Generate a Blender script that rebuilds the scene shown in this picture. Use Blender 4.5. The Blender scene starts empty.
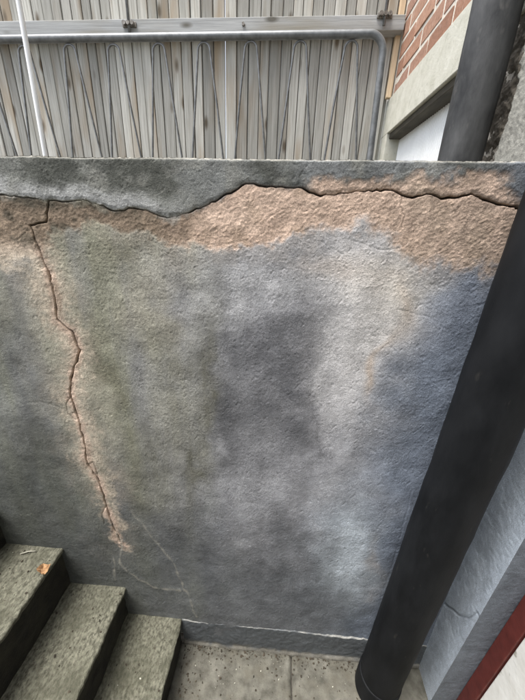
import bpy, bmesh, math, random
import numpy as np
from mathutils import Matrix, Vector

random.seed(7)
rng = np.random.default_rng(7)
S = bpy.context.scene
C = S.collection

# ------------------------------------------------------------------ camera
F, CX, CY, EYE = 309.0, 262.5, 350.0, 1.69          # focal length and centre in photo pixels (525 x 700), eye height


def _axes(vd=(285, 226), vv=(232, 1108)):            # vanishing points of depth and of the verticals
    up = -np.array([vv[0] - CX, CY - vv[1], -F]); up /= np.linalg.norm(up)
    d = np.array([vd[0] - CX, CY - vd[1], -F]); d -= up * (d @ up); d /= np.linalg.norm(d)
    return np.stack([np.cross(d, up), d, up])


AX = _axes()
cd = bpy.data.cameras.new('camera'); cam = bpy.data.objects.new('camera', cd); C.objects.link(cam)
cam.matrix_world = Matrix.Translation((0, 0, EYE)) @ Matrix(AX.tolist()).to_4x4()
cd.sensor_fit = 'VERTICAL'; cd.sensor_height = 36; cd.lens = F / 700 * 36
cd.clip_start = 0.02; cd.clip_end = 2000
S.camera = cam

# ------------------------------------------------------------------ sky and sun
SUN_EL, SUN_AZ = 70, -62       # degrees; azimuth from behind the camera, towards its left
w = bpy.data.worlds.new('World'); S.world = w; w.use_nodes = True
nt = w.node_tree; nt.nodes.clear()
wo = nt.nodes.new('ShaderNodeOutputWorld'); bg = nt.nodes.new('ShaderNodeBackground')
sk = nt.nodes.new('ShaderNodeTexSky'); sk.sky_type = 'NISHITA'; sk.sun_disc = False
sk.sun_elevation = math.radians(SUN_EL); sk.air_density = 1.0; sk.dust_density = 3.0; sk.ozone_density = 1.0
hs = nt.nodes.new('ShaderNodeHueSaturation'); hs.inputs['Saturation'].default_value = 0.50
nt.links.new(sk.outputs[0], hs.inputs['Color']); nt.links.new(hs.outputs[0], bg.inputs['Color'])
bg.inputs['Strength'].default_value = 0.13
nt.links.new(bg.outputs[0], wo.inputs['Surface'])
sd = bpy.data.lights.new('sun', 'SUN'); sun = bpy.data.objects.new('sun', sd); C.objects.link(sun)
sd.energy = 1.5; sd.angle = math.radians(32); sd.color = (1.0, 0.97, 0.92)
_a, _e = math.radians(SUN_AZ), math.radians(SUN_EL)
to_sun = Vector((math.sin(_a) * math.cos(_e), -math.cos(_a) * math.cos(_e), math.sin(_e)))
sun.rotation_euler = to_sun.to_track_quat('Z', 'Y').to_euler()
sun.location = to_sun * 30
sk.sun_rotation = math.atan2(to_sun.x, to_sun.y)
S.view_settings.view_transform = 'Standard'; S.view_settings.look = 'None'
S.view_settings.gamma = 1; S.view_settings.use_curve_mapping = False
S.view_settings.exposure = 1.75


# ------------------------------------------------------------------ photo pixel -> place, on a known plane
def ray(u, v): return AX @ np.array([u - CX, CY - v, -F])
def on_y(u, v, y): r = ray(u, v); return r * y / r[1] + [0, 0, EYE]
def on_x(u, v, x): r = ray(u, v); return r * x / r[0] + [0, 0, EYE]
def on_z(u, v, z): r = ray(u, v); return r * (z - EYE) / r[2] + [0, 0, EYE]
def pixel(x, y, z):
    p = np.stack([x, y, z - EYE]).reshape(3, -1); q = AX.T @ p
    return (CX + F * q[0] / -q[2]).reshape(np.shape(x)), (CY - F * q[1] / -q[2]).reshape(np.shape(x))


# ------------------------------------------------------------------ helpers
def tag(o, label=None, cat=None, group=None, kind=None):
    if label: o['label'] = label
    if cat: o['category'] = cat
    if group: o['group'] = group
    if kind: o['kind'] = kind
    return o
def thing(name, label, cat, loc=(0, 0, 0), group=None):
    o = bpy.data.objects.new(name, None); C.objects.link(o); o.location = loc
    o.empty_display_size = .1
    return tag(o, label, cat, group)
def link(name, me, parent=None, loc=None):
    o = bpy.data.objects.new(name, me); C.objects.link(o)
    if parent is not None:
        o.parent = parent
        o.matrix_parent_inverse = Matrix.Translation(-parent.location)
    if loc is not None: o.location = loc
    return o
def from_bm(name, bm, m, parent=None, smooth=False, loc=None):
    me = bpy.data.meshes.new(name); bm.normal_update(); bm.to_mesh(me); bm.free()
    me.materials.append(m)
    if smooth:
        for p in me.polygons: p.use_smooth = True
    return link(name, me, parent, loc)
def add_box(bm, lo, hi, bev=0, seg=1):
    r = bmesh.ops.create_cube(bm, size=1)
    lo, hi = Vector(lo), Vector(hi)
    for v in r['verts']: v.co = Vector([lo[i] + (v.co[i] + .5) * (hi[i] - lo[i]) for i in range(3)])
    if bev:
        es = list({e for v in r['verts'] for e in v.link_edges})
        bmesh.ops.bevel(bm, geom=es, offset=bev, segments=seg, affect='EDGES', profile=.5)
def box(name, lo, hi, m, parent=None, bev=0, seg=1):
    bm = bmesh.new(); add_box(bm, lo, hi, bev, seg); return from_bm(name, bm, m, parent)
def add_tube(bm, pts, rad, n=10, cap=True):
    pts = [Vector(p) for p in pts]; rings = []
    for i, p in enumerate(pts):
        t = (pts[min(i + 1, len(pts) - 1)] - pts[max(i - 1, 0)]).normalized()
        ref = Vector((0, 1, 0)) if abs(t.y) < .9 else Vector((1, 0, 0))
        a = t.cross(ref).normalized(); b = t.cross(a)
        r = rad[i] if hasattr(rad, '__len__') else rad
        rings.append([bm.verts.new(p + (a * math.cos(2 * math.pi * k / n) + b * math.sin(2 * math.pi * k / n)) * r) for k in range(n)])
    for A, B in zip(rings, rings[1:]):
        for k in range(n): bm.faces.new((A[k], A[(k + 1) % n], B[(k + 1) % n], B[k]))
    if cap: bm.faces.new(rings[0][::-1]); bm.faces.new(rings[-1])
    bmesh.ops.recalc_face_normals(bm, faces=bm.faces)
def tube(name, pts, rad, m, parent=None, n=10):
    bm = bmesh.new(); add_tube(bm, pts, rad, n); return from_bm(name, bm, m, parent, True)


_lat = {}
def vnoise(x, y, s, seed=0):                          # smooth value noise in -1..1, cell size s metres
    if seed not in _lat: _lat[seed] = np.random.default_rng(1000 + seed).uniform(-1, 1, (256, 256))
    L = _lat[seed]; X = x / s + 91.3; Y = y / s + 57.7
    i = np.floor(X).astype(int); j = np.floor(Y).astype(int); a = X - i; b = Y - j
    a = a * a * a * (a * (a * 6 - 15) + 10); b = b * b * b * (b * (b * 6 - 15) + 10)
    g = lambda p, q: L[p & 255, q & 255]
    return (g(i, j) * (1 - a) + g(i + 1, j) * a) * (1 - b) + (g(i, j + 1) * (1 - a) + g(i + 1, j + 1) * a) * b
def fbm(x, y, s, o=4, seed=0, k=.5):
    t = 0; a = 1; n = 0
    for q in range(o):
        ca, sa = math.cos(q * .7), math.sin(q * .7)
        t = t + a * vnoise(x * ca - y * sa, x * sa + y * ca, s / 2 ** q, seed + q); n += a; a *= k
    return t / n * 1.4
def sstep(a, b, x): t = np.clip((x - a) / (b - a), 0, 1); return t * t * (3 - 2 * t)
def line_dist(u, v, pts, every=False):                # distance to a polyline and the arc parameter 0..1
    P = np.array(pts, float); D = np.full(u.shape, 1e9); T = np.zeros(u.shape)
    L = np.r_[0, np.cumsum(np.hypot(*np.diff(P, axis=0).T))]
    for k in range(len(P) - 1):
        d = P[k + 1] - P[k]; l2 = d @ d
        t = np.clip(((u - P[k, 0]) * d[0] + (v - P[k, 1]) * d[1]) / l2, 0, 1)
        q = np.hypot(u - P[k, 0] - t * d[0], v - P[k, 1] - t * d[1])
        m = q < D; D[m] = q[m]; T[m] = ((L[k] + t * math.sqrt(l2)) / L[-1])[m]
    return D, T
def poly_sdf(u, v, pts):                              # signed distance, negative inside
    D, _ = line_dist(u, v, list(pts) + [pts[0]])
    ins = np.zeros(u.shape, bool); P = pts
    for k in range(len(P)):
        x1, y1 = P[k]; x2, y2 = P[(k + 1) % len(P)]
        if y1 == y2: continue
        c = ((y1 > v) != (y2 > v)) & (u < (x2 - x1) * (v - y1) / (y2 - y1) + x1)
        ins ^= c
    return np.where(ins, -D, D)
def jag(pts, amp, step, seed):                        # a polyline with small random kinks
    r = np.random.default_rng(seed); out = [pts[0]]
    for a, b in zip(pts, pts[1:]):
        a = np.array(a, float); b = np.array(b, float); n = max(1, int(np.hypot(*(b - a)) / step))
        nrm = np.array([-(b - a)[1], (b - a)[0]]) / max(1e-6, np.hypot(*(b - a)))
        for k in range(1, n + 1):
            p = a + (b - a) * k / n
            if k < n: p = p + nrm * r.uniform(-amp, amp)
            out.append(tuple(p))
    return out
def grid_mesh(name, P, m, parent=None, col=None, rough=None):
    """P: (nu, nv, 3) points -> one sheet, colours per vertex"""
    nu, nv = P.shape[:2]
    idx = np.arange(nu * nv).reshape(nu, nv)
    q = np.stack([idx[:-1, :-1], idx[1:, :-1], idx[1:, 1:], idx[:-1, 1:]], -1).reshape(-1, 4).astype(np.int32)
    me = bpy.data.meshes.new(name)
    me.vertices.add(nu * nv); me.vertices.foreach_set('co', P.reshape(-1).astype(np.float32))
    me.loops.add(q.size); me.loops.foreach_set('vertex_index', q.reshape(-1))
    me.polygons.add(len(q)); me.polygons.foreach_set('loop_start', np.arange(0, q.size, 4, dtype=np.int32))
    me.update(calc_edges=True)
    me.polygons.foreach_set('use_smooth', np.ones(len(q), bool))
    if col is not None:
        at = me.attributes.new('paint', 'FLOAT_COLOR', 'POINT')
        c4 = np.ones((nu * nv, 4), np.float32); c4[:, :3] = col.reshape(-1, 3)
        if rough is not None: c4[:, 3] = rough.reshape(-1)
        at.data.foreach_set('color', c4.reshape(-1))
    me.materials.append(m)
    return link(name, me, parent)
def span(stops):                                      # concatenated ranges with their own step
    out = [stops[0][0]]
    for a, b, st in stops:
        n = max(1, int(round((b - a) / st))); out += list(a + (b - a) * np.arange(1, n + 1) / n)
    return np.array(out)


# ------------------------------------------------------------------ materials
def new_mat(name):
    m = bpy.data.materials.new(name); m.use_nodes = True
    return m, m.node_tree, m.node_tree.nodes['Principled BSDF']
def nd(t, kind, **kw):
    n = t.nodes.new(kind)
    for k, v in kw.items():
        if k.startswith('_'): setattr(n, k[1:], v)
        else: n.inputs[k.replace('_', ' ')].default_value = v
    return n
def ramp(t, fac, stops):
    r = t.nodes.new('ShaderNodeValToRGB'); e = r.color_ramp.elements
    while len(e) < len(stops): e.new(.5)
    for q, (p, c) in zip(e, stops): q.position = p; q.color = (*c, 1) if len(c) == 3 else c
    t.links.new(fac, r.inputs[0]); return r.outputs[0]
def mixc(t, fac, a, b, mode='MIX'):
    n = t.nodes.new('ShaderNodeMix'); n.data_type = 'RGBA'; n.blend_type = mode
    for s, val in ((n.inputs[0], fac), (n.inputs[6], a), (n.inputs[7], b)):
        if hasattr(val, 'is_output'): t.links.new(val, s)
        else: s.default_value = (*val, 1) if isinstance(val, tuple) and len(val) == 3 else val
    return n.outputs[2]
def coords(t, scale=(1, 1, 1), world=False):
    mp = nd(t, 'ShaderNodeMapping'); mp.inputs['Scale'].default_value = scale
    if world:
        g = t.nodes.new('ShaderNodeNewGeometry'); t.links.new(g.outputs['Position'], mp.inputs[0])
    else:
        g = t.nodes.new('ShaderNodeTexCoord'); t.links.new(g.outputs['Object'], mp.inputs[0])
    return mp.outputs[0]
def noise(t, vec, scale, detail=4, rough=.55):
    n = nd(t, 'ShaderNodeTexNoise', Scale=scale, Detail=detail, Roughness=rough); t.links.new(vec, n.inputs['Vector']); return n.outputs['Fac']
def bump(t, p, h, dist, strength=1.0):
    b = nd(t, 'ShaderNodeBump', Strength=strength, Distance=dist); t.links.new(h, b.inputs['Height'])
    t.links.new(b.outputs[0], p.inputs['Normal']); return b

def mat_painted_render():
    m, t, p = new_mat('painted_render')
    a = nd(t, 'ShaderNodeAttribute', _attribute_name='paint')
    v = coords(t)
    f = noise(t, v, 420, 3, .6); g = noise(t, v, 60, 5, .65)
    c = mixc(t, 1.0, a.outputs['Color'], ramp(t, f, [(.28, (.58, .58, .58)), (.5, (1, 1, 1)), (.72, (1.38, 1.38, 1.38))]), 'MULTIPLY')
    c = mixc(t, 1.0, c, ramp(t, g, [(.3, (.86, .86, .86)), (.7, (1.13, 1.13, 1.13))]), 'MULTIPLY')
    t.links.new(c, p.inputs['Base Color'])
    t.links.new(a.outputs['Alpha'], p.inputs['Roughness'])
    p.inputs['Specular IOR Level'].default_value = .3
    bump(t, p, noise(t, v, 340, 2, .6), .0009)
    return m
def mat_simple(name, c1, c2, scale, rough=.8, bscale=0, bdist=.001, detail=5, stretch=(1, 1, 1), spots=None, metal=0, spec=.4, world=False):
    m, t, p = new_mat(name); v = coords(t, stretch, world)
    f = noise(t, v, scale, detail, .62)
    c = ramp(t, f, [(.34, c1), (.66, c2)])
    if spots:
        sc, lo, hi, colr = spots
        c = mixc(t, ramp(t, noise(t, v, sc, 3, .6), [(lo, (0, 0, 0)), (hi, (1, 1, 1))]), c, colr)
    t.links.new(c, p.inputs['Base Color']); p.inputs['Roughness'].default_value = rough; p.inputs['Metallic'].default_value = metal
    p.inputs['Specular IOR Level'].default_value = spec
    if bscale: bump(t, p, noise(t, v, bscale, 4, .6), bdist)
    return m
def mat_board(name, c1, c2, dark, var=.35):
    m, t, p = new_mat(name)
    oi = t.nodes.new('ShaderNodeObjectInfo'); tc = t.nodes.new('ShaderNodeTexCoord')
    ad = t.nodes.new('ShaderNodeVectorMath'); ad.operation = 'ADD'
    cm = t.nodes.new('ShaderNodeCombineXYZ'); mu = nd(t, 'ShaderNodeMath', _operation='MULTIPLY'); mu.inputs[1].default_value = 37.0
    t.links.new(oi.outputs['Random'], mu.inputs[0])
    for k in range(3): t.links.new(mu.outputs[0], cm.inputs[k])
    t.links.new(tc.outputs['Object'], ad.inputs[0]); t.links.new(cm.outputs[0], ad.inputs[1])
    def mp(sc):
        q = nd(t, 'ShaderNodeMapping'); q.inputs['Scale'].default_value = sc; t.links.new(ad.outputs[0], q.inputs[0]); return q.outputs[0]
    grain = noise(t, mp((120, 120, 3.2)), 1, 5, .65)
    broad = noise(t, mp((9, 9, 1.6)), 1, 3, .5)
    c = ramp(t, grain, [(.3, c1), (.7, c2)])
    c = mixc(t, ramp(t, broad, [(.5, (0, 0, 0)), (.72, (1, 1, 1))]), c, dark)
    vo = nd(t, 'ShaderNodeTexVoronoi', Scale=1.0); t.links.new(mp((9, 9, 3.4)), vo.inputs['Vector'])
    kn = ramp(t, vo.outputs['Distance'], [(.08, (1, 1, 1)), (.19, (0, 0, 0))])
    c = mixc(t, kn, c, tuple(x * .45 for x in dark))
    hv = nd(t, 'ShaderNodeMapRange'); hv.inputs['To Min'].default_value = 1 - var; hv.inputs['To Max'].default_value = 1 + var * .6
    t.links.new(oi.outputs['Random'], hv.inputs['Value'])
    hsv = t.nodes.new('ShaderNodeHueSaturation'); t.links.new(hv.outputs[0], hsv.inputs['Value']); t.links.new(c, hsv.inputs['Color'])
    t.links.new(hsv.outputs[0], p.inputs['Base Color']); p.inputs['Roughness'].default_value = .85
    p.inputs['Specular IOR Level'].default_value = .25
    bump(t, p, grain, .0012)
    return m
def mat_brick():
    m, t, p = new_mat('red_brick')
    oi = t.nodes.new('ShaderNodeObjectInfo'); v = coords(t, world=True)
    base = ramp(t, oi.outputs['Random'], [(0, (.24, .130, .088)), (.35, (.31, .170, .115)), (.7, (.36, .215, .150)), (1, (.27, .160, .120))])
    n = noise(t, v, 55, 6, .7)
    c = mixc(t, 1.0, base, ramp(t, n, [(.3, (.72, .70, .68)), (.7, (1.25, 1.25, 1.25))]), 'MULTIPLY')
    c = mixc(t, ramp(t, noise(t, v, 22, 4, .6), [(.58, (0, 0, 0)), (.78, (.55, .55, .55))]), c, (.5, .42, .36))
    t.links.new(c, p.inputs['Base Color']); p.inputs['Roughness'].default_value = .9
    p.inputs['Specular IOR Level'].default_value = .2
    bump(t, p, noise(t, v, 240, 5, .7), .002)
    return m

M_RENDER = mat_painted_render()
M_BLACK = mat_simple('black_pipe_paint', (.0055, .0062, .007), (.0125, .0135, .015), 18, .62, 60, .0008, stretch=(1, 1, .35), spots=(34, .66, .74, (.030, .029, .026)), spec=.16)
M_GREYPIPE = mat_simple('weathered_pipe_paint', (.020, .021, .022), (.075, .076, .076), 12, .6, 70, .0012, spec=.25, stretch=(1, 1, .45), spots=(26, .62, .8, (.13, .125, .115)))
M_BOARD = mat_board('weathered_board', (.25, .242, .212), (.50, .49, .445), (.28, .225, .16), .36)
M_RAIL = mat_board('weathered_rail', (.27, .275, .27), (.44, .445, .435), (.27, .255, .215), .1)
M_BATTEN = mat_board('raw_pine', (.52, .38, .24), (.70, .56, .38), (.45, .30, .18), .1)
M_STEEL = mat_simple('galvanised_steel', (.12, .125, .125), (.20, .205, .205), 40, .42, 160, .0003, metal=.3)
M_WIRE = mat_simple('dull_steel_wire', (.11, .11, .105), (.20, .20, .195), 50, .32, metal=.55, spec=.6)
M_WHITE = mat_simple('white_plastic', (.72, .73, .74), (.82, .83, .84), 12, .4)
M_BRICK = mat_brick()
M_MORTAR = mat_simple('lime_mortar', (.50, .46, .39), (.66, .62, .54), 70, .95, 200, .002)
M_STONE = mat_simple('painted_stone', (.42, .41, .34), (.52, .51, .44), 14, .85, 120, .0015, spots=(30, .58, .8, (.33, .32, .26)))
M_SOFFIT = mat_simple('dark_soffit', (.030, .026, .018), (.075, .066, .048), 30, .8, 90, .001, stretch=(1, .2, 1))
M_PANEL = mat_simple('white_panel', (.76, .77, .76), (.84, .85, .84), 9, .5)
M_ROUGH = mat_simple('roughcast', (.30, .29, .25), (.46, .44, .39), 45, .95, 110, .006, spots=(70, .55, .7, (.20, .19, .165)))
M_CRUMB = mat_simple('crumbled_mortar', (.10, .09, .075), (.26, .23, .19), 60, .95, 140, .005)
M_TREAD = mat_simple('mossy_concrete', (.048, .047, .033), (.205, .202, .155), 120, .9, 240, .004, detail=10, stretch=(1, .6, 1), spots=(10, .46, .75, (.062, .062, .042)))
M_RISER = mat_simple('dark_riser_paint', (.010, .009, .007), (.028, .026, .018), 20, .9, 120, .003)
M_FLOOR = mat_simple('floor_concrete', (.065, .062, .050), (.165, .160, .135), 20, .9, 200, .002, detail=8, spots=(7, .48, .70, (.105, .097, .075)))
M_RED = mat_simple('oxblood_paint', (.085, .018, .014), (.13, .028, .022), 30, .45, 60, .0008)
M_DOOR = mat_simple('flaking_white_paint', (.66, .65, .60), (.80, .80, .76), 14, .6, 60, .0012, detail=7, spots=(17, .60, .66, (.38, .37, .32)))
M_LEAF = mat_simple('dry_leaf', (.16, .085, .04), (.50, .31, .16), 90, .8, 120, .001)
M_GRIT = mat_simple('leaf_litter', (.020, .017, .012), (.075, .060, .042), 30, .9)
M_YARD = mat_simple('yard_gravel', (.05, .047, .04), (.13, .12, .10), 30, .95, 60, .008, detail=8, world=True)
M_NUT = mat_simple('rusty_nut', (.10, .085, .07), (.28, .26, .23), 90, .5, metal=.5)

# ================================================================== the setting
WY = 0.7475                      # front face of the cracked wall
HX = 0.667                       # face of the house wall, running away from the camera
WALL_T = 0.22
YARD = 0.95


def sheet(name, quads, m, z):
    bm = bmesh.new()
    for (x0, y0, x1, y1) in quads:
        bm.faces.new([bm.verts.new((x, y, z)) for x, y in ((x0, y0), (x1, y0), (x1, y1), (x0, y1))])
    return tag(from_bm(name, bm, m), kind='structure')
sheet('yard_ground', [(-90, WY + WALL_T - .01, 90, 120), (-90, -90, -1.62, WY + WALL_T - .01),
                      (-1.62, -90, 90, -1.19)], M_YARD, YARD)
sheet('areaway_bed', [(-1.7, -1.25, 1.2, .9)], M_MORTAR, -.05)
# floor of the areaway: concrete flags with a joint
fl = tag(bpy.data.objects.new('areaway_floor', None), 'stained concrete floor at the foot of the stairs', kind='structure'); C.objects.link(fl)
jx = on_z(292, 680, 0)[0]
for (x0, x1) in ((-.345, jx - .002), (jx + .002, HX + .26)):
    for (y0, y1) in ((-1.2, -.52), (-.516, .08), (.084, WY - .002)):
        nx, ny = 60, 60
        gx, gy = np.meshgrid(np.linspace(x0, x1, nx), np.linspace(y0, y1, ny), indexing='ij')
        h = fbm(gx, gy, .12, 4, 40) * .0022 + fbm(gx, gy, .02, 2, 47) * .0006
        ed = np.minimum(np.minimum(gx - x0, x1 - gx), np.minimum(gy - y0, y1 - gy))
        h -= .012 * (1 - sstep(0, .006, ed))
        grid_mesh('paving_slab', np.stack([gx, gy, h], -1), M_FLOOR, fl)

# ================================================================== the cracked wall
wall = thing('retaining_wall', 'cracked blue-grey rendered wall with a bare tan patch along its top', 'wall', (-.3, WY, 0))
xs = span([(-1.62, -1.0, .02), (-1.0, -.66, .0034), (-.66, .48, .0017), (.48, HX + .03, .006)])
zs = span([(.06, .5, .0036), (.5, 1.1, .0029), (1.1, 1.56, .0022), (1.56, 1.80, .0014), (1.80, 1.83, .0017)])
X, Z = np.meshgrid(xs, zs, indexing='ij')
U, V = pixel(X, np.full(X.shape, WY), Z)
TOP = 1.8175 + .0165 * X + .0016 * vnoise(X, X * 0, .09, 3) + .0007 * vnoise(X, X * 0, .008, 4)

crack = [(-60, 192), (-30, 193), (0, 194.6), (23, 197.6), (47.6, 200.7), (87.6, 200.7), (99, 205), (114, 211), (133, 208), (150, 212), (168, 218.3),
         (192, 211), (218.6, 199), (245, 183.5), (276, 187), (298.6, 187), (321, 196), (340, 193), (361, 191), (393, 190), (403, 195),
         (414, 197.5), (431.6, 194), (442, 198.6), (460, 197), (472, 193.7), (488, 200), (502, 204.6), (525, 209), (560, 219)]
branch = [(47.6, 200.7), (45.7, 222), (28.6, 225.4)]
vert = [(28.6, 225.4), (38, 249), (49.5, 276), (55, 298.6), (57, 319.5), (71.5, 332), (79, 351), (70.5, 379), (70.5, 396), (78, 419),
        (84, 442), (88, 465), (99, 482), (106, 506), (112, 525), (121.5, 546)]
heal = [[(112, 525), (121.5, 548), (119, 563), (138, 580), (153, 588), (180, 591)],
        [(132, 512), (146, 530), (157, 544), (170, 559), (178, 577), (190, 598), (197, 616)],
        [(113, 559), (115, 580)]]
hair = [[(8, 398), (22, 404), (40, 402), (62, 409)], [(310, 404), (318, 432), (318, 450)], [(350, 240), (380, 250), (400, 248)],
        [(412, 490), (404, 520), (394, 560), (384, 590)], [(110, 300), (118, 312)], [(398, 310), (430, 318), (448, 330)]]
J = lambda p, a, s, k: jag(p, a, s, k)
dm, tm = line_dist(U, V, J(crack, 1.1, 4, 1))
db, _ = line_dist(U, V, J(branch, .8, 4, 2))
dv, tv = line_dist(U, V, J(vert, .8, 5, 3))
jc = sorted(J(crack, 1.1, 4, 1))
above = np.interp(U, [p[0] for p in jc], [p[1] for p in jc]) - V            # > 0 above the main crack

bare = [(-80, 190)] + [(u, v - 1) for u, v in crack[2:16]] + [(310, 187), (325, 184), (340, 183), (361, 182), (393, 180), (424, 175), (438, 180), (470, 170),
        (495, 176), (512, 188), (530, 205), (560, 225), (540, 262), (500, 266), (488, 272), (481, 259), (453, 260), (421, 263), (400, 249), (382, 230), (361, 225), (340, 229),
        (314, 229), (280, 239), (264, 247), (226, 251), (188, 247), (172, 240), (150, 236), (114, 230), (80, 228), (42, 231), (52, 262), (64, 296),
        (66, 316), (80, 332), (88, 352), (82, 378), (84, 400), (90, 420), (97, 445), (101, 464), (110, 480), (116, 500), (119, 522), (124, 546),
        (120, 550), (112, 535), (104, 516), (96, 492), (84, 478), (76, 452), (70, 425), (62, 398), (60, 380), (66, 352), (54, 334), (46, 318), (40, 296), (30, 276), (20, 262), (0, 258), (-80, 262)]
wn = fbm(X, Z, .06, 5, 10) * 9 + fbm(X, Z, .012, 3, 15) * 3.0
sb = poly_sdf(U, V, bare) + wn
low = sstep(236, 262, V)                                                       # the band that follows the thin crack down the wall
soft = 5.5 + 4.5 * low * sstep(540, 440, V) * sstep(200, 120, U) + 4 * sstep(300, 360, U) * (above < 0)
bareM = sstep(soft, -soft, sb + .45 * soft * fbm(X, Z, .010, 3, 12))
bareM *= 1 - sstep(-.6, .6, above) * sstep(318, 300, U)
coarse = bareM * (1 - .72 * low * sstep(200, 120, U))
halo = sstep(26, -2, sb + fbm(X, Z, .09, 4, 18) * 14)

# --- relief (metres, + towards the camera)
h = fbm(X, Z, .35, 3, 20) * .004 + fbm(X, Z, .06, 2, 24) * .0011
stuc = fbm(X, Z, .0062, 2, 30, .6)
smooth_ = sstep(-.1, .7, fbm(X, Z, .22, 4, 301))                               # worn, smoother areas
pit = .6 * sstep(.72, .86, vnoise(X * .6 + Z * .8, Z * .6 - X * .8, .0075, 308))
trowel = fbm(X * .5 + Z * .2, Z * 1.3 - X * .5, .05, 3, 305)
grain = (1 - .5 * smooth_) * np.maximum(0, vnoise(X * .87 + Z * .5, Z * .87 - X * .5, .0043, 33)) ** 1.4
h += (1 - coarse) * (grain * .00075 + stuc * .00015 + np.maximum(0, vnoise(X, Z, .014, 34)) * .0002 + trowel * .0002 - pit * .0012)
# bare mortar: ripples dragged up to the right by the trowel
xr, zr = X * .8 + Z * .6, -X * .6 + Z * .8
rip = fbm(xr * .7, zr, .0085, 2, 37, .7)
h += coarse * (np.abs(rip) * .0009 - .0018 + grain * .0009 + vnoise(X, Z, .03, 39) * .0009)
rightup = sstep(330, 400, U) * sstep(0, 8, above) * bareM
h += .0016 * sstep(0, 5, above)                   # the strip above the crack has crept outwards
lip = np.exp(-((sb - 3.5) / 2.2) ** 2) * (.5 + .7 * vnoise(X, Z, .03, 41))
h += lip * .0004 * (1 - low)
wm = -.15 + .25 * sstep(.35, .5, tm) + .35 * sstep(.72, .95, tm) + .45 * vnoise(X, Z, .025, 42)
wv = .15 + .35 * vnoise(X, Z, .02, 43) - .35 * sstep(.8, 1, tv)
cm_ = sstep(wm + .85, wm - .15, dm) * (.75 + .25 * sstep(.35, .6, tm)); cb_ = .6 * sstep(1.2, .1, db); cv_ = .7 * sstep(wv + .85, wv - .1, dv)
crk = np.maximum(np.maximum(cm_, cb_), cv_)
h -= crk * .017
h -= .0016 * np.exp(-(np.minimum(dm, dv) / 4) ** 2) * sstep(.1, .5, vnoise(X, Z, .014, 44))
for k, pl in enumerate(hair):
    d, _ = line_dist(U, V, J(pl, .8, 5, 20 + k)); h -= .0006 * sstep(1.4, .3, d)
twig = [[(403, 195), (400, 206), (405, 216), (402, 228)], [(71, 396), (66, 404), (68, 414), (76, 420)], [(88, 465), (93, 462), (96, 468), (99, 482)], [(106, 506), (102, 514), (104, 524)]]
twM = np.zeros(X.shape)
for k, pl in enumerate(twig):
    d, _ = line_dist(U, V, J(pl, .7, 3, 60 + k)); q = sstep(1.1, .1, d); twM = np.maximum(twM, q)
h -= .0016 * twM
healM = np.zeros(X.shape)
for k, pl in enumerate(heal):
    d, _ = line_dist(U, V, J(pl, 1.4, 6, 30 + k))
    ww = .05 + .8 * vnoise(X, Z, .02, 46)
    healM = np.maximum(healM, sstep(ww + 1.6, ww - .8, d) * np.clip(.75 + .7 * vnoise(X, Z, .025, 47), .1, 1)); h += .0006 * sstep(3, .5, d)

# --- colour of the paint, the algae, the damp, painted shade and sheen, and the bare mortar
def A(*c): return np.array(c)
def lay(col, m, c): return col + (np.array(c) - col) * np.clip(m, 0, 1)[..., None]
col = np.zeros(X.shape + (3,)) + A(.330, .334, .355)
wu, wv_ = U + fbm(X, Z, .16, 4, 50) * 26, V + fbm(X, Z, .16, 4, 55) * 30
def blob(u, v, ru, rv): return np.exp(-((wu - u) / ru) ** 2 - ((wv_ - v) / rv) ** 2)
streak = fbm(X, Z * .16, .06, 4, 60)
mot0 = fbm(X, Z, .07, 4, 310)
streak2 = fbm(X, Z * .10, .025, 3, 64)
BLUE, GREEN, BEIGE, PALE, DAMP = (.160, .190, .240), (.232, .232, .178), (.40, .375, .30), (.60, .585, .575), (.075, .077, .083)
col = lay(col, sstep(265, 110, wu) * (.80 + .45 * streak), GREEN)
col = lay(col, .45 * sstep(120, 20, wu) * sstep(260, 330, wv_), (.175, .185, .175))
col = lay(col, .88 * blob(372, 320, 62, 105), PALE)
col = lay(col, .75 * blob(400, 285, 50, 34), (.56, .52, .455))
col = lay(col, .75 * blob(238, 282, 75, 32), (.47, .47, .475))
col = lay(col, .40 * blob(250, 430, 40, 90), (.42, .42, .425))
for (u, v, ru, rv, a) in ((60, 335, 22, 66, .62), (150, 305, 20, 46, .60), (95, 430, 16, 70, .45), (58, 285, 22, 24, .5), (140, 250, 40, 12, .35), (165, 420, 14, 60, .22), (20, 300, 20, 30, .25), (145, 560, 30, 22, .18)):
    col = lay(col, a * blob(u, v, ru, rv), BEIGE)
col = lay(col, .92 * sstep(385, 470, wu + (V - 300) * .36), BLUE)
col = lay(col, .55 * blob(462, 315, 24, 40), (.21, .235, .285))
OLIVE = (.125, .120, .082)
for (u, v, ru, rv, a) in ((192, 390, 11, 90, .70), (186, 480, 14, 70, .55), (116, 365, 12, 60, .62), (140, 470, 22, 50, .45), (120, 250, 50, 10, .35), (20, 470, 24, 50, .5), (345, 590, 30, 26, .45), (10, 330, 22, 40, .35), (105, 262, 22, 20, .3), (165, 345, 20, 22, .4)):
    col = lay(col, a * blob(u, v, ru, rv) * (1 + .35 * streak2 + .3 * mot0), OLIVE)
damp = [(246, 322), (275, 313), (300, 310), (324, 318), (330, 345), (319, 372), (316, 400), (321, 430), (318, 462), (302, 456), (286, 470), (262, 482), (240, 500), (222, 470), (214, 420), (222, 380), (238, 350)]
sdm = poly_sdf(U + fbm(X, Z, .08, 5, 320) * 10, V + fbm(X, Z, .08, 5, 325) * 12, damp)
dmp = .55 * sstep(14, -18, sdm) + .45 * sstep(3, -6, sdm + 3 * mot0)
col = lay(col, dmp * (.60 + .22 * mot0) * sstep(520, 400, V), (.070, .072, .080))
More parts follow.
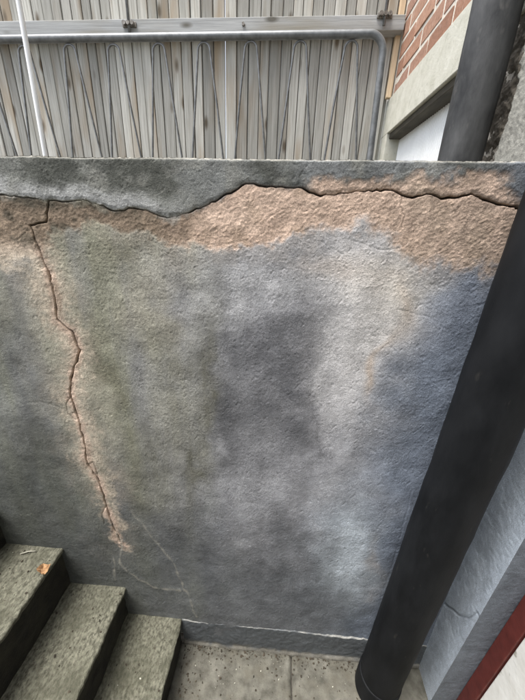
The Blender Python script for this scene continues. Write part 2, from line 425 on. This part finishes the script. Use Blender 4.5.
for (u, v, ru, rv, a) in ((290, 333, 34, 18, .45), (303, 425, 14, 34, .40), (206, 420, 14, 90, .40), (250, 440, 44, 50, .25), (215, 330, 26, 12, .35), (290, 525, 30, 34, .40), (300, 580, 70, 40, .45),
                          (150, 540, 70, 44, .45), (26, 440, 34, 70, .45)):
    col = lay(col, a * blob(u, v, ru, rv) * (1 + .22 * streak2 + .3 * mot0), DAMP)
tide = sstep(2.2, .6, line_dist(U + fbm(X, Z, .05, 3, 330) * 3, V, [(309, 398), (314, 420), (319, 440), (318, 458)])[0])
col = lay(col, .18 * tide, (.085, .085, .085))
damp_shade = sstep(470, 610, wv_ + .12 * (260 - U)) * sstep(440, 280, wu)  # damp, plus shade towards the wall's foot, put into the colour
col = lay(col, .66 * damp_shade, (.066, .077, .084))
col = lay(col, .60 * sstep(170, 20, U) * sstep(390, 520, wv_), (.058, .064, .055))  # shade in the lower left corner, painted as a green-black tone
col = lay(col, .92 * np.exp(-((.6 * U + .4 * wu - 350) / 24) ** 2 - ((.6 * V + .4 * wv_ - 552) / 46) ** 2), (.54, .60, .66))  # bluish sheen low on the right, painted into the colour
for (u, v, ru, rv, a) in ((386, 350, 7, 30, .60), (398, 300, 10, 30, .35), (345, 262, 40, 16, .28), (372, 560, 8, 22, .25)):
    col = lay(col, a * blob(u, v, ru, rv), (.44, .34, .25))
mot = fbm(X, Z, .045, 5, 70, .6)
col *= (1 + .16 * streak + .22 * mot)[..., None]
# strip above the crack
ab = sstep(-1, 3, above)
strip = np.zeros(col.shape) + A(.20, .205, .187)
strip = lay(strip, .6 * sstep(140, 300, wu), (.185, .197, .21))
strip = lay(strip, .8 * sstep(26, 4, above + wn) * sstep(230, 120, U), (.40, .405, .40))
strip = lay(strip, .85 * sstep(-.35, .55, fbm(X, Z * 1.4, .085, 5, 72) + .35 * sstep(10, 26, above) * sstep(260, 120, U)), (.070, .073, .062))
strip = lay(strip, .5 * sstep(.15, .6, fbm(X, Z, .05, 5, 78)), (.26, .26, .235))
brush = sstep(.35, .8, fbm(X * .94 - Z * .34, (Z * .94 + X * .34) * 9, .08, 3, 77)) * sstep(30, 8, above) * sstep(40, 90, U) * sstep(200, 140, U)
strip = lay(strip, .55 * brush, (.42, .43, .42))
strip = lay(strip, .5 * sstep(460, 520, wu), BLUE)
strip *= (1 + .16 * fbm(X, Z, .02, 4, 76))[..., None]
col = col * (1 - ab[..., None]) + strip * ab[..., None]
# bare mortar
tan = np.zeros(col.shape) + A(.56, .42, .33)
tan = lay(tan, .55 * sstep(-.2, .7, fbm(X, Z, .07, 4, 80)), (.62, .475, .375))
tan = lay(tan, .65 * sstep(0, .8, fbm(X, Z, .05, 4, 84)), (.36, .27, .20))
tan = lay(tan, .85 * sstep(215, 150, U + wn) * sstep(265, 235, V), (.185, .145, .102))
tan = lay(tan, .8 * sstep(14, 2, -above + wn * .5) * sstep(170, 60, U) * (V < 240), (.080, .068, .050))
tan = lay(tan, .75 * sstep(.0, .7, fbm(X, Z, .028, 4, 93)) * sstep(215, 120, U) * sstep(262, 236, V), (.085, .075, .056))
tan = lay(tan, .5 * sstep(330, 420, U) * (.6 + .6 * fbm(X, Z, .06, 3, 86)), (.37, .30, .235))
tan = lay(tan, .85 * low * sstep(200, 120, U) * (1 - .9 * sstep(8, 2, dv + wn * .3)), (.52, .455, .36))
tan *= (1 + .16 * rip + .16 * fbm(X, Z, .02, 3, 88))[..., None]
col = lay(col, .30 * halo * (1 - ab) * sstep(590, 480, V), (.36, .31, .25))
bm_ = bareM * (1 - .12 * low * sstep(200, 120, U))
col = col * (1 - bm_[..., None]) + tan * bm_[..., None]
col = lay(col, healM * .72, (.36, .345, .295))
col = lay(col, .35 * twM, (.07, .055, .042))
col = lay(col, crk * .9, (.045, .034, .025))
col = lay(col, (.55 + .4 * vnoise(X, Z, .01, 91)) * sstep(.0034, .0008, TOP - Z), (.40, .38, .33))                # paler flecked band along the top edge
rough = .82 - .22 * sstep(380, 460, wu) * (1 - bareM) + .12 * bareM
# sheet, with its top edge following the worn arris
Zt = np.minimum(Z, TOP)
rnd = sstep(.004, 0, TOP - Zt)
Yw = WY - h + .003 * rnd
ins = (Z > TOP)
P = np.stack([X, Yw, Zt], -1)
# back of the last row: carry the surface over the top and down behind
topz = Zt[:, -1]
extra = []
for (yy, dz) in ((WY + .012, .0), (WY + .05, .002), (WY + .12, .003), (WY + WALL_T - .01, .0), (WY + WALL_T, -.01), (WY + WALL_T, -.9)):
    extra.append(np.stack([xs, np.full(xs.shape, yy), topz + dz + (.0015 * vnoise(xs, xs * 0 + yy, .01, 90) if dz >= 0 else 0)], -1)[:, None, :])
P = np.concatenate([P] + extra, 1)
ex = np.zeros((len(xs), len(extra), 3)) + A(.36, .35, .31)
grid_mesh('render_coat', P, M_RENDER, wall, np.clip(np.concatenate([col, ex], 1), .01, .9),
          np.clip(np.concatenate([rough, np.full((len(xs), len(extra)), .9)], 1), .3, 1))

# skirting band at the foot, standing a few millimetres proud
xs2 = span([(-.327, HX + .02, .0036)])
top2 = .157 + .0045 * vnoise(xs2, xs2 * 0, .05, 100) + .003 * vnoise(xs2, xs2 * 0, .012, 101) - .006 * sstep(.2, .4, xs2)
tt = np.r_[np.linspace(0, .9, 34), .93, .96, .98, 1.0, 1.0, 1.0]
XX = np.repeat(xs2[:, None], len(tt), 1); ZZ = -.02 + (top2[:, None] + .02) * tt[None, :]
ZZ[:, -1] += .003
off = np.full(XX.shape, .0045) + .0015 * fbm(XX, ZZ, .05, 4, 104) + .0008 * fbm(XX, ZZ, .01, 2, 107)
off[:, -4:] -= np.array([.0002, .0006, .0015, .0085])[None, :]
off += .005 * sstep(.012, .0, ZZ) * (1 + .5 * vnoise(XX, ZZ, .03, 109))
c2 = np.zeros(XX.shape + (3,)) + A(.098, .108, .116)
c2 = lay(c2, .5 * sstep(-.2, .8, fbm(XX, ZZ, .08, 4, 110)), (.125, .138, .148))
c2 = lay(c2, .7 * sstep(.030, .006, ZZ + .012 * fbm(XX, ZZ, .03, 3, 112)), (.20, .185, .15))
c2 = lay(c2, .5 * np.clip(.6 + .9 * vnoise(XX, ZZ, .03, 115), .05, 1) * sstep(.0030, .0006, top2[:, None] - ZZ + .0025 * vnoise(XX, ZZ, .02, 114)), (.44, .43, .39))
c2 = lay(c2, .6 * np.exp(-((ZZ - .016) / .006) ** 2) * sstep(.15, .3, XX), (.46, .45, .41))
grid_mesh('skirting', np.stack([XX, WY - off, ZZ], -1), M_RENDER, wall, np.clip(c2, .01, .9), np.full(XX.shape, .72))

# ================================================================== the stairs
st = thing('concrete_stairs', 'mossy concrete steps climbing to the left along the cracked wall', 'stairs', (-.5, 0, 0))
noses = [(-.329, .157), (-.546, .327), (-.762, .531), (-.972, .720), (-1.19, .84), (-1.40, .95)]
YB, YF = WY + .004, -1.2
for k, (nx_, z) in enumerate(noses):
    bx0 = noses[k + 1][0] if k + 1 < len(noses) else -1.64
    zb = noses[k - 1][1] if k else 0
    na, nb = 70, 240
    ga, gb = np.meshgrid(np.linspace(0, 1, na), np.linspace(YF, YB, nb), indexing='ij')
    wob = .003 * fbm(gb, gb * 0, .14, 4, 120 + k) + .0025 * vnoise(gb, gb * 0, .012, 126 + k)
    prof_x = np.where(ga < .5, bx0 - .03 + (nx_ + .0 - bx0 + .03) * ga / .5, nx_)
    # profile: tread from the back to the nose, then round over and down 45 mm
    s = np.linspace(0, 1, na)
    ptx, ptz = [], []
    for q in s:
        if q < .72: ptx.append(bx0 - .03 + (nx_ - .008 - bx0 + .03) * q / .72); ptz.append(z)
        elif q < .84:
            a = (q - .72) / .12 * math.pi / 2; ptx.append(nx_ - .008 + .008 * math.sin(a)); ptz.append(z - .008 + .008 * math.cos(a))
        else: ptx.append(nx_ - .003 * (q - .84) / .16); ptz.append(z - .008 - .012 * (q - .84) / .16)
    PX = np.array(ptx)[:, None] + wob * sstep(.5, .75, ga); PZ = np.array(ptz)[:, None] + 0 * gb
    rg = fbm(PX, gb, .03, 4, 130 + k) * .0022 + fbm(PX, gb, .2, 2, 133 + k) * .003
    PZ = PZ + rg * sstep(1, .8, ga) - .022 * np.maximum(0, vnoise(PX, gb, .022, 140 + k) - .45) * sstep(.66, .74, ga)
    # dark stain in the inner corner and along the wall
    grid_mesh('tread', np.stack([PX, gb, PZ], -1), M_TREAD, st)
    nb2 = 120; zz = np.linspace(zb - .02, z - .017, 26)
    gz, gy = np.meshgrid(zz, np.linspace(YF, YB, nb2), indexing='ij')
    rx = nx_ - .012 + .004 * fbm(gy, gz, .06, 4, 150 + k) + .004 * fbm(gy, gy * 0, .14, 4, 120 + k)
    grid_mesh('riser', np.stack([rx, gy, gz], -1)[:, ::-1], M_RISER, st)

# unseen wall behind the camera, placed and raised to shade the areaway
ow = thing('near_shade_wall', 'unseen tall grey wall added on the near side to shade the areaway', 'wall', (-.4, -.83, 0))
box('wall_body', (-1.64, -.95, -.05), (HX + .02, -.72, 2.8), M_ROUGH, ow, .006)

# ================================================================== the house on the right
ho = thing('house', 'brick house wall with a pale stone window surround and blue rendered base', 'house', (1.1, 1.2, 0))
WIN_Y0, WIN_Y1, WIN_Z = 1.42, 2.549, 2.292
LIN_T = 2.505
WALLB = .0022                                     # mortar face sits behind the brick faces
DOOR_Y1 = .638                                   # arris of the door reveal
core = bmesh.new()
add_box(core, (HX + WALLB, -4, LIN_T), (1.3, 6, 6.5))                                # above the lintel
add_box(core, (HX + WALLB, 1.02, -.05), (1.3, WIN_Y0, LIN_T - .002))                  # pier between window and areaway
add_box(core, (HX + WALLB, WIN_Y0 + .002, -.05), (1.3, 6, 1.35))                      # below the window
add_box(core, (HX + WALLB, WIN_Y1 + .165, 1.352), (1.3, 6, LIN_T - .002))
add_box(core, (HX + .22, WIN_Y0 + .002, 1.352), (1.3, WIN_Y1 + .163, LIN_T - .004))   # behind the window
add_box(core, (HX + .03, DOOR_Y1 + .062, -.05), (1.3, 1.018, LIN_T - .002))           # behind the blue pier
add_box(core, (HX + .03, -4, 2.12), (1.3, DOOR_Y1 + .010, LIN_T - .003))              # over the door
add_box(core, (HX + .20, -.42, -.05), (1.3, DOOR_Y1 + .010, 2.118))                   # behind the door
add_box(core, (HX + .03, -4, -.05), (1.3, -.422, 2.117))
from_bm('wall_core', core, M_MORTAR, ho)
# bricks: four shapes, shared
def brick_mesh(k, L, Hh):
    bm = bmesh.new(); add_box(bm, (0, 0, 0), (.03, L, Hh), .003)
    r = random.Random(k)
    for v in bm.verts: v.co += Vector((r.uniform(-.0015, .0015), r.uniform(-.002, .002), r.uniform(-.0015, .0015)))
    me = bpy.data.meshes.new('brick'); bm.normal_update(); bm.to_mesh(me); bm.free(); me.materials.append(M_BRICK); return me
full = [brick_mesh(k, .243, .075) for k in range(4)]; half = [brick_mesh(9 + k, .115, .078) for k in range(3)]
z = LIN_T + .008; row = 0
while z < 3.30:
    y = 2.60; pat = row % 2; first = True
    while y > 1.02:
        hf = (row % 2 == 1 and first)
        L = .115 if hf else .245
        me = random.choice(half if hf else full)
        o = link('brick', me, ho, (HX + random.uniform(-.003, .0), y - L, z + random.uniform(-.0012, .0012)))
        o.rotation_euler = (random.uniform(-.004, .004), random.uniform(-.006, .006), random.uniform(-.006, .006))
        y -= L + .017; first = False
    z += .094; row += 1
# stone window surround: lintel and jamb, and the sill far down
box('lintel', (HX - .014, 1.16, WIN_Z), (HX + .185, WIN_Y1 + .160, LIN_T + .001), M_STONE, ho, .003, 2)
box('jamb', (HX - .0135, WIN_Y1, 1.40), (HX + .184, WIN_Y1 + .1595, WIN_Z - .0005), M_STONE, ho, .002, 2)
box('window_sill', (HX - .05, WIN_Y0 - .05, 1.33), (HX + .16, WIN_Y1 + .1, 1.398), M_STONE, ho, .006, 2)
box('soffit_strip', (HX + .004, WIN_Y0 + .003, WIN_Z - .035), (HX + .12, WIN_Y1 - .002, WIN_Z - .0015), M_SOFFIT, ho, .003)  # dark strip added under the lintel; its colour deepens the soffit's shade
# ribbed white panel filling the window
bm = bmesh.new(); px_ = HX + .075; n = 46
ys = np.linspace(WIN_Y0 + .004, WIN_Y1 - .001, n * 4 + 1)
vs = []
for i, y in enumerate(ys):
    d = (0, 0, .006, .006)[i % 4]
    vs.append((bm.verts.new((px_ + d, y, 1.40)), bm.verts.new((px_ + d, y, WIN_Z - .036))))
for a, b in zip(vs, vs[1:]): bm.faces.new((a[0], a[1], b[1], b[0]))
from_bm('ribbed_panel', bm, M_PANEL, ho)
# roughcast coat on the house above the areaway, with a broken edge beside the pipe
ys = span([(.70, 1.30, .003)]); zs3 = span([(1.70, 2.60, .003)])
GY, GZ = np.meshgrid(ys, zs3, indexing='ij')
e1 = 1.150 + .020 * fbm(GZ, GZ * 0, .11, 5, 160) + .008 * vnoise(GZ, GY, .016, 165)
yy = GY
coat = sstep(e1 + .010, e1 - .004, yy)
depth = .014 + .032 * coat + .0012 * fbm(yy, GZ, .03, 3, 170) + .0009 * fbm(yy, GZ, .007, 2, 173)
depth += (1 - coat) * (.010 * fbm(yy, GZ, .028, 4, 176) + .006 * sstep(.06, .0, yy - e1))
rc = np.zeros(GY.shape + (3,)) + A(.27, .265, .235)
rc = lay(rc, .6 * sstep(-.1, .7, fbm(yy, GZ, .012, 3, 180)), (.17, .165, .145))
rc = lay(rc, (1 - coat) * .95, (.12, .105, .083))  # broken mortar, darkened to hold the shadow gap beside the pipe
rc = lay(rc, (1 - coat) * .6 * sstep(.2, .8, fbm(yy, GZ, .02, 3, 186)), (.20, .175, .14))
grid_mesh('roughcast_coat', np.stack([HX + .012 - depth, yy, GZ], -1), M_RENDER, ho, rc, np.full(GY.shape, .95))
box('roughcast_upper', (HX - .018, -4, 2.12), (HX + .009, 1.16, 6.5), M_ROUGH, ho)
# blue rendered pier beside the door
LEAN = .035                                       # the old pier leans a little towards the door
def pier(name, P0, du, dv, nrm, us, vs_, seed, colour, crk_px=None, rough_=.55):
    A_, B_ = np.meshgrid(us, vs_, indexing='ij')
    P = P0 + A_[..., None] * du + B_[..., None] * dv
    hh = fbm(A_, B_, .06, 3, seed) * .0016 + fbm(A_, B_, .009, 3, seed + 4) * .0009
    cc = np.zeros(A_.shape + (3,)) + np.array(colour)
    cc = lay(cc, .5 * sstep(-.2, .8, fbm(A_, B_, .09, 4, seed + 8)), tuple(np.array(colour) * 1.35))
    cc = lay(cc, .45 * sstep(0, .9, fbm(A_, B_ * .4, .04, 4, seed + 12)), tuple(np.array(colour) * .62))
    if crk_px:
        u_, v_ = pixel(P[..., 0], P[..., 1], P[..., 2])
        for pl in crk_px:
            d, _ = line_dist(u_, v_, jag(pl, .7, 4, seed))
            hh -= .006 * sstep(1.7, .3, d); cc = lay(cc, .35 * sstep(1.5, .4, d), (.08, .085, .09))
    hh = hh * sstep(0, .008, A_)
    P = P + .5 * hh[..., None] * nrm
    return grid_mesh(name, P, M_RENDER, ho, np.clip(cc, .01, .9), np.full(A_.shape, rough_))
ccr = [[(437, 596), (448, 607), (458, 615), (468, 618), (476, 612), (480, 617), (490, 613)]]
pier('pier_render', np.array([HX, DOOR_Y1, -.02]), np.array([0, 1., 0]), np.array([0, -LEAN, 1.]), np.array([-1., 0, 0]),
     span([(0, WY + .03 - DOOR_Y1, .0030)]), span([(0, 1.15, .0030), (1.15, 2.6, .02)]), 200, (.47, .53, .60), ccr, .42)
pier('door_reveal', np.array([HX, DOOR_Y1, -.02]), np.array([1., 0, 0]), np.array([0, -LEAN, 1.]), np.array([0, -1., 0]),
     span([(0, .090, .0030)]), span([(0, 1.15, .0030), (1.15, 2.14, .02)]), 230, (.150, .170, .198), None, .6)
dr_x = HX + .083
def leaning(name, lo, hi, m, bev=.003):
    bm = bmesh.new(); add_box(bm, lo, hi, bev, 2)
    for v in bm.verts: v.co.y -= LEAN * (v.co.z + .02)
    return from_bm(name, bm, m, ho)
FR_Y = DOOR_Y1 - .050
leaning('door_frame', (dr_x, FR_Y, -.02), (dr_x + .07, DOOR_Y1 - .001, 2.11), M_RED)
leaning('door_frame', (dr_x, -.34, -.02), (dr_x + .07, -.28, 2.11), M_RED)
leaning('door_frame', (dr_x + .001, -.278, 2.05), (dr_x + .069, FR_Y - .002, 2.109), M_RED)
dleaf = leaning('door', (dr_x + .006, -.276, .012), (dr_x + .046, FR_Y - .003, 2.046), M_DOOR)
for (z0, z1) in ((.16, .92), (1.08, 1.92)):
    for (y0, y1) in ((-.20, .08), (.16, .44)):
        bm = bmesh.new()
        for lo, hi in (((dr_x - .003, y0, z0), (dr_x + .0055, y1, z0 + .02)), ((dr_x - .003, y0, z1 - .02), (dr_x + .0055, y1, z1)),
                       ((dr_x - .002, y0, z0 + .021), (dr_x + .0055, y0 + .02, z1 - .021)), ((dr_x - .002, y1 - .02, z0 + .021), (dr_x + .0055, y1, z1 - .021))):
            add_box(bm, lo, hi, .003)
        for v in bm.verts: v.co.y -= LEAN * (v.co.z + .02)
        mo = from_bm('door_moulding', bm, M_DOOR, ho); mo.parent = dleaf
box('door_step', (HX + .005, -.42, -.04), (HX + .199, DOOR_Y1 - .003, .010), M_FLOOR, ho, .004)

# ================================================================== pipes
def lathe(bm, axis, prof, n=40):
    o, d = axis; d = d.normalized(); a = d.cross(Vector((0, 1, 0))).normalized(); b = d.cross(a); rings = []
    for (s, r) in prof:
        rings.append([bm.verts.new(o + d * s + (a * math.cos(2 * math.pi * k / n) + b * math.sin(2 * math.pi * k / n)) * r) for k in range(n)])
    for A_, B_ in zip(rings, rings[1:]):
        for k in range(n): bm.faces.new((A_[k], A_[(k + 1) % n], B_[(k + 1) % n], B_[k]))
    bmesh.ops.recalc_face_normals(bm, faces=bm.faces)
def pipe_shape(bm, axis, length, r, seed, s0=0, amp=.0018):
    pr = [(s0 + (length - s0) * i / 90, r) for i in range(91)]
    lathe(bm, axis, pr, 48)
    bm.verts.ensure_lookup_table()
    P = np.array([v.co[:] for v in bm.verts]); ang = np.arctan2(P[:, 1] - axis[0].y, P[:, 0] - axis[0].x) * r
    dd = fbm(ang, P[:, 2], .09, 4, seed) * amp
    for v, q in zip(bm.verts, dd):
        rel = Vector((v.co.x - axis[0].x, v.co.y - axis[0].y, 0)); v.co += rel.normalized() * float(q)
R1 = .075
b0 = Vector((.4695, .668, 0)); b1 = Vector((.520, .655, 1.90)); dirp = (b1 - b0)
p1 = thing('soil_pipe', 'thick black painted pipe standing in the corner of the areaway', 'pipe', (b0.x, b0.y, 0))
bm = bmesh.new(); pipe_shape(bm, (b0, dirp), 2.9, R1, 250, .06); from_bm('pipe', bm, M_BLACK, p1, True)
bm = bmesh.new(); lathe(bm, (b0, dirp), [(-.02, R1 + .0045), (.085, R1 + .0045), (.096, R1 + .004), (.100, R1 + .002), (.101, R1 - .002)], 48)
from_bm('collar', bm, M_BLACK, p1, True)
R2 = .065
c0 = Vector((.558, 1.224, .95)); d2 = Vector((.004, 0, 1))
p2 = thing('rainwater_pipe', 'scuffed dark grey rainwater pipe against the brick wall behind the parapet', 'pipe', tuple(c0))
bm = bmesh.new(); pipe_shape(bm, (c0, d2), 4.5, R2, 260, 0, .0025); from_bm('pipe', bm, M_GREYPIPE, p2, True)
for s in (.35, 2.2):
    bm = bmesh.new(); lathe(bm, (c0, d2), [(s, R2 + .001), (s, R2 + .005), (s + .04, R2 + .005), (s + .04, R2 + .001)], 40)
    add_box(bm, (c0.x + R2, c0.y - .012, c0.z + s + .005), (HX + .02, c0.y + .012, c0.z + s + .035))
    from_bm('bracket', bm, M_GREYPIPE, p2)

# ================================================================== timber fence
FY = 2.645
fe = thing('board_fence', 'weathered close-boarded timber fence standing behind the cracked wall', 'fence', (-.7, FY, YARD))
def board_mesh(k, wd):
    bm = bmesh.new(); add_box(bm, (-wd / 2, 0, 0), (wd / 2, .018, 2.35), (.003))
    r = random.Random(k)
    for v in bm.verts: v.co.x += r.uniform(-.0012, .0012)
    me = bpy.data.meshes.new('board'); bm.normal_update(); bm.to_mesh(me); bm.free(); me.materials.append(M_BOARD); return me
slits = [on_y(222.5, 70, FY)[0]]
bm = bmesh.new(); add_box(bm, (-.022, 0, 0), (.022, .012, 2.3), .001); strip_me = bpy.data.meshes.new('cover_strip'); bm.to_mesh(strip_me); bm.free(); strip_me.materials.append(M_BOARD)
x = -2.55; k = 0
widths = [.060, .066, .072, .056]
bmeshes = [board_mesh(i, widths[i % 4]) for i in range(8)]
while x < .57:
    i = random.randrange(8); wd = widths[i % 4]
    o = link('board', bmeshes[i], fe, (x + wd / 2, FY + random.uniform(0, .004), YARD + random.uniform(0, .02)))
    o.rotation_euler = (random.uniform(-.003, .003), random.uniform(-.0007, .0007), random.uniform(-.03, .03))
    slit = any(abs(x + wd - s) < .036 for s in slits)
    if not slit: link('cover_strip', strip_me, fe, (x + wd + .002, FY + .0245, YARD))
    x += wd + (.0065 if slit else random.uniform(.0045, .008)); k += 1
def beam(name, a, b, hgt, dep, m, parent):            # a horizontal timber from a to b (left, right ends at mid height)
    a, b = Vector(a), Vector(b); L = (b - a).length
    bm = bmesh.new(); add_box(bm, (0, 0, -hgt / 2), (L, dep, hgt / 2), .004, 2)
    # grain runs along the beam: build it upright and lay it down
    for v in bm.verts: v.co = Vector((v.co.z, v.co.y, v.co.x))
    bmesh.ops.recalc_face_normals(bm, faces=bm.faces)
    o = from_bm(name, bm, m, parent); o.location = a
    o.rotation_euler = (0, math.pi / 2 - math.atan2(b.z - a.z, b.x - a.x), 0)
    return o
rl = on_y(0, 31.5, FY - .05); rr = on_y(403, 25.5, FY - .05)
sl = (rr[2] - rl[2]) / (rr[0] - rl[0])
beam('rail', (rl[0] - .6, FY - .085, rl[2] - .6 * sl), (rr[0], FY - .085, rr[2]), .074, .084, M_RAIL, fe)
beam('rail', (rl[0] - .6, FY - .055, 1.45), (.62, FY - .055, 1.45), .09, .054, M_RAIL, fe)
box('corner_batten', (.628, FY - .028, LIN_T + .004), (HX - .006, FY + .010, 3.4), M_BATTEN, fe, .003)
for xx in (-2.3, -.95):
    box('post', (xx, FY + .03, YARD - .3), (xx + .09, FY + .12, 3.2), M_RAIL, fe, .004)
# threaded rods hung into the rail, with nuts
for (u, v, u2) in ((130.5, 26, 128), (384, 17, 386.5)):
    q = on_y(u, v, FY - .075); q2 = on_y(u2, 0, FY - .075)
    rd = tube('hanging_rod', [(q[0], FY - .100, q[2] - .05), (q2[0], FY - .100, 3.25)], .0085, M_STEEL, fe)
    bm = bmesh.new()
    for dx in (-.026, 0, .026):
        add_tube(bm, [(q[0] + dx, FY - .090, q[2]), (q[0] + dx, FY - .118, q[2])], .0125, 6)
    add_box(bm, (q[0] - .045, FY - .096, q[2] - .014), (q[0] + .045, FY - .0852, q[2] + .014), .002)
    from_bm('clamp', bm, M_NUT, fe)
bm = bmesh.new(); q = on_y(244, 27, FY - .06); add_tube(bm, [(q[0], FY - .08, q[2]), (q[0], FY - .098, q[2])], .010, 6); from_bm('bolt', bm, M_NUT, fe)

# ================================================================== hairpin railing just behind the wall
RY = 1.44
ra = thing('hairpin_railing', 'grey steel railing of hairpin loops under a bent tube top', 'railing', (-.4, RY, YARD))
tl, tr, tb = on_y(0, 39.5, RY), on_y(382, 33, RY), on_y(374.5, 158, RY)
slope = (on_y(340, 34.5, RY)[2] - tl[2]) / (on_y(340, 34.5, RY)[0] - tl[0])
ztop = lambda x: tl[2] + slope * (x - tl[0])
xr_ = on_y(383.5, 60, RY)[0] - .006; rc_ = .055
pts = [(-1.75, RY, ztop(-1.75))] + [(xx, RY, ztop(xx)) for xx in np.linspace(-1.5, xr_ - rc_, 12)]
pts += [(xr_ - rc_ + rc_ * math.sin(a), RY, ztop(xr_) - rc_ + rc_ * math.cos(a)) for a in np.linspace(.15, math.pi / 2, 9)]
lean = (tb[0] - on_y(383.5, 60, RY)[0]) / (tb[2] - on_y(383.5, 60, RY)[2])
zb = ztop(xr_) - rc_
pts += [(xr_ + lean * .35 * (zz - zb), RY, zz) for zz in (2.1, 1.9, 1.5, YARD - .05)]
tube('frame_tube', pts, .0125, M_STEEL, ra, 14)
tube('bottom_tube', [(-1.75, RY, 1.06), (xr_ + .02, RY, 1.06)], .0125, M_STEEL, ra, 12)
tube('post', [(-1.72, RY, YARD - .05), (-1.72, RY, ztop(-1.72) - .01)], .0145, M_STEEL, ra, 12)
peaks = [(-27, 45), (20.6, 44), (66.5, 42.5), (111, 42.5), (156.5, 41.5), (202, 40.5), (249.5, 39.5), (299.4, 39), (351, 38.5)]
for (u, v) in peaks:
    q = on_y(u + 1.5, v, RY); r0 = .0225; zt = q[2] - .004; spread = .052 / .40
    pts = []
    for zz in (1.062, 1.3, 1.6, 1.9, 2.1):
        pts.append((q[0] - r0 - spread * (zt - r0 - zz) * .80 + random.uniform(-.002, .002), RY + .004, zz))
    pts += [(q[0] - r0 * math.cos(a), RY + .004, zt - r0 + r0 * math.sin(a)) for a in np.linspace(0, math.pi, 11)]
    for zz in (2.1, 1.9, 1.6, 1.3, 1.062):
        pts.append((q[0] + r0 + spread * (zt - r0 - zz) + random.uniform(-.002, .002), RY + .004, zz))
    tube('hairpin', pts, .0042, M_WIRE, ra, 8)

# white pole leaning in front of the railing
pa, pb = on_y(18.5, 0, 1.30), on_y(45.5, 156, 1.30)
dz = (3.0 - pa[2]) / (pa[2] - pb[2]); top_ = pa + (pa - pb) * dz
dz = (pb[2] - YARD) / (pa[2] - pb[2]); bot = pb - (pa - pb) * dz
pl = tube('white_pole', [tuple(bot), tuple(pb), tuple(pa), tuple(top_)], .0082, M_WHITE, None, 14)
tag(pl, 'slim white plastic pole standing in front of the hairpin railing', 'pole')

# ================================================================== small things
# dead leaf on the third step
lc = on_z(45, 571, .531)
bm = bmesh.new()
out = [(math.cos(q * math.pi / 6) * (.026, .017, .023)[q % 3] * random.uniform(.75, 1.2), math.sin(q * math.pi / 6) * (.026, .017, .023)[q % 3] * random.uniform(.6, 1.0)) for q in range(12)] or [(0, .034), (.010, .016), (.026, .018), (.018, .003), (.024, -.014), (.008, -.010), (.0, -.026), (-.008, -.010), (-.024, -.016), (-.018, .002), (-.027, .016), (-.010, .015)]
cv = bm.verts.new((0, 0, .006)); ring = []; mid = []
for i, (x_, y_) in enumerate(out):
    mid.append(bm.verts.new((x_ * .5, y_ * .5, .004 + .002 * (i % 2))))
    ring.append(bm.verts.new((x_, y_, .002 + .022 * random.random())))
for i in range(12):
    j = (i + 1) % 12; bm.faces.new((cv, mid[i], mid[j])); bm.faces.new((mid[i], ring[i], ring[j], mid[j]))
lf = from_bm('dry_leaf', bm, M_LEAF, None, False, (lc[0], lc[1], .532)); lf.rotation_euler = (.08, -.05, .7); lf.scale = (.85, .95, 1.5)
sm = lf.modifiers.new('thick', 'SOLIDIFY'); sm.thickness = .0008
tag(lf, 'curled orange-brown dead leaf on the edge of the upper step', 'leaf')
a_, b_ = on_z(20, 554, .536), on_z(36, 551, .536)
tg = tube('straw_stalk', [tuple(a_), tuple((a_ + b_) / 2 + [0, .003, .002]), tuple(b_)], .0016, M_STONE, None, 6)
tag(tg, 'thin pale straw stalk lying on the upper step near the wall', 'stalk')
# crumbs and leaf litter on the floor and the steps
def litter(name, spots, m, seed, lo, hi, label):
    bm = bmesh.new(); r = random.Random(seed)
    for (x_, y_, z_) in spots:
        s = lo + (hi - lo) * r.random() ** 3.5
        mat = Matrix.Translation((x_, y_, z_ + s * .25)) @ Matrix.Rotation(r.uniform(0, 6.28), 4, 'Z') @ Matrix.Rotation(r.uniform(-.4, .4), 4, 'X') @ Matrix.Diagonal((s * r.uniform(.5, 1), s * r.uniform(.3, .7), s * r.uniform(.15, .4), 1))
        g = bmesh.ops.create_icosphere(bm, subdivisions=1, radius=1, matrix=mat)
        for v in g['verts']: v.co += Vector((r.uniform(-1, 1), r.uniform(-1, 1), r.uniform(-.3, .3))) * s * .22
    return tag(from_bm(name, bm, m), label, None, None, 'stuff')
r = random.Random(5)
spots = [(r.uniform(-.32, .40), WY - .012 - abs(r.gauss(0, .018)), .001) for _ in range(420)]
for _ in range(260):
    x_ = r.uniform(-.32, .42); y_ = WY - .035 - abs(r.gauss(0, .09))
    if x_ < -.05 or r.random() < .6: spots.append((x_, y_, .001))
for _ in range(260): spots.append((-.315 + abs(r.gauss(0, .03)), r.uniform(.2, .72), .001))
litter('floor_litter', spots, M_GRIT, 3, .0010, .0075, 'dark crumbs and leaf litter scattered on the areaway floor')
spots2 = []
for (nx_, z_), bx0 in zip(noses[:3], (-.546, -.762, -.972)):
    for _ in range(70): spots2.append((r.uniform(bx0 + .01, nx_ - .012), WY - .02 - abs(r.gauss(0, .16)), z_ + .001))
    for _ in range(40): spots2.append((bx0 + .002 + abs(r.gauss(0, .012)), r.uniform(.2, .73), z_ + .001))
litter('step_litter', spots2, M_GRIT, 4, .0014, .006, 'small dark crumbs scattered on the treads')
spots3 = [(r.uniform(-.30, .42), WY - .03 - abs(r.gauss(0, .06)), .001) for _ in range(26)]
for (nx_, z_), bx0 in zip(noses[:3], (-.546, -.762, -.972)):
    for _ in range(4): spots3.append((r.uniform(bx0 + .02, nx_ - .012), WY - .02 - abs(r.gauss(0, .14)), z_ + .001))
litter('paint_flakes', spots3, M_STONE, 6, .0015, .005, 'pale flakes of paint lying on the floor and treads')
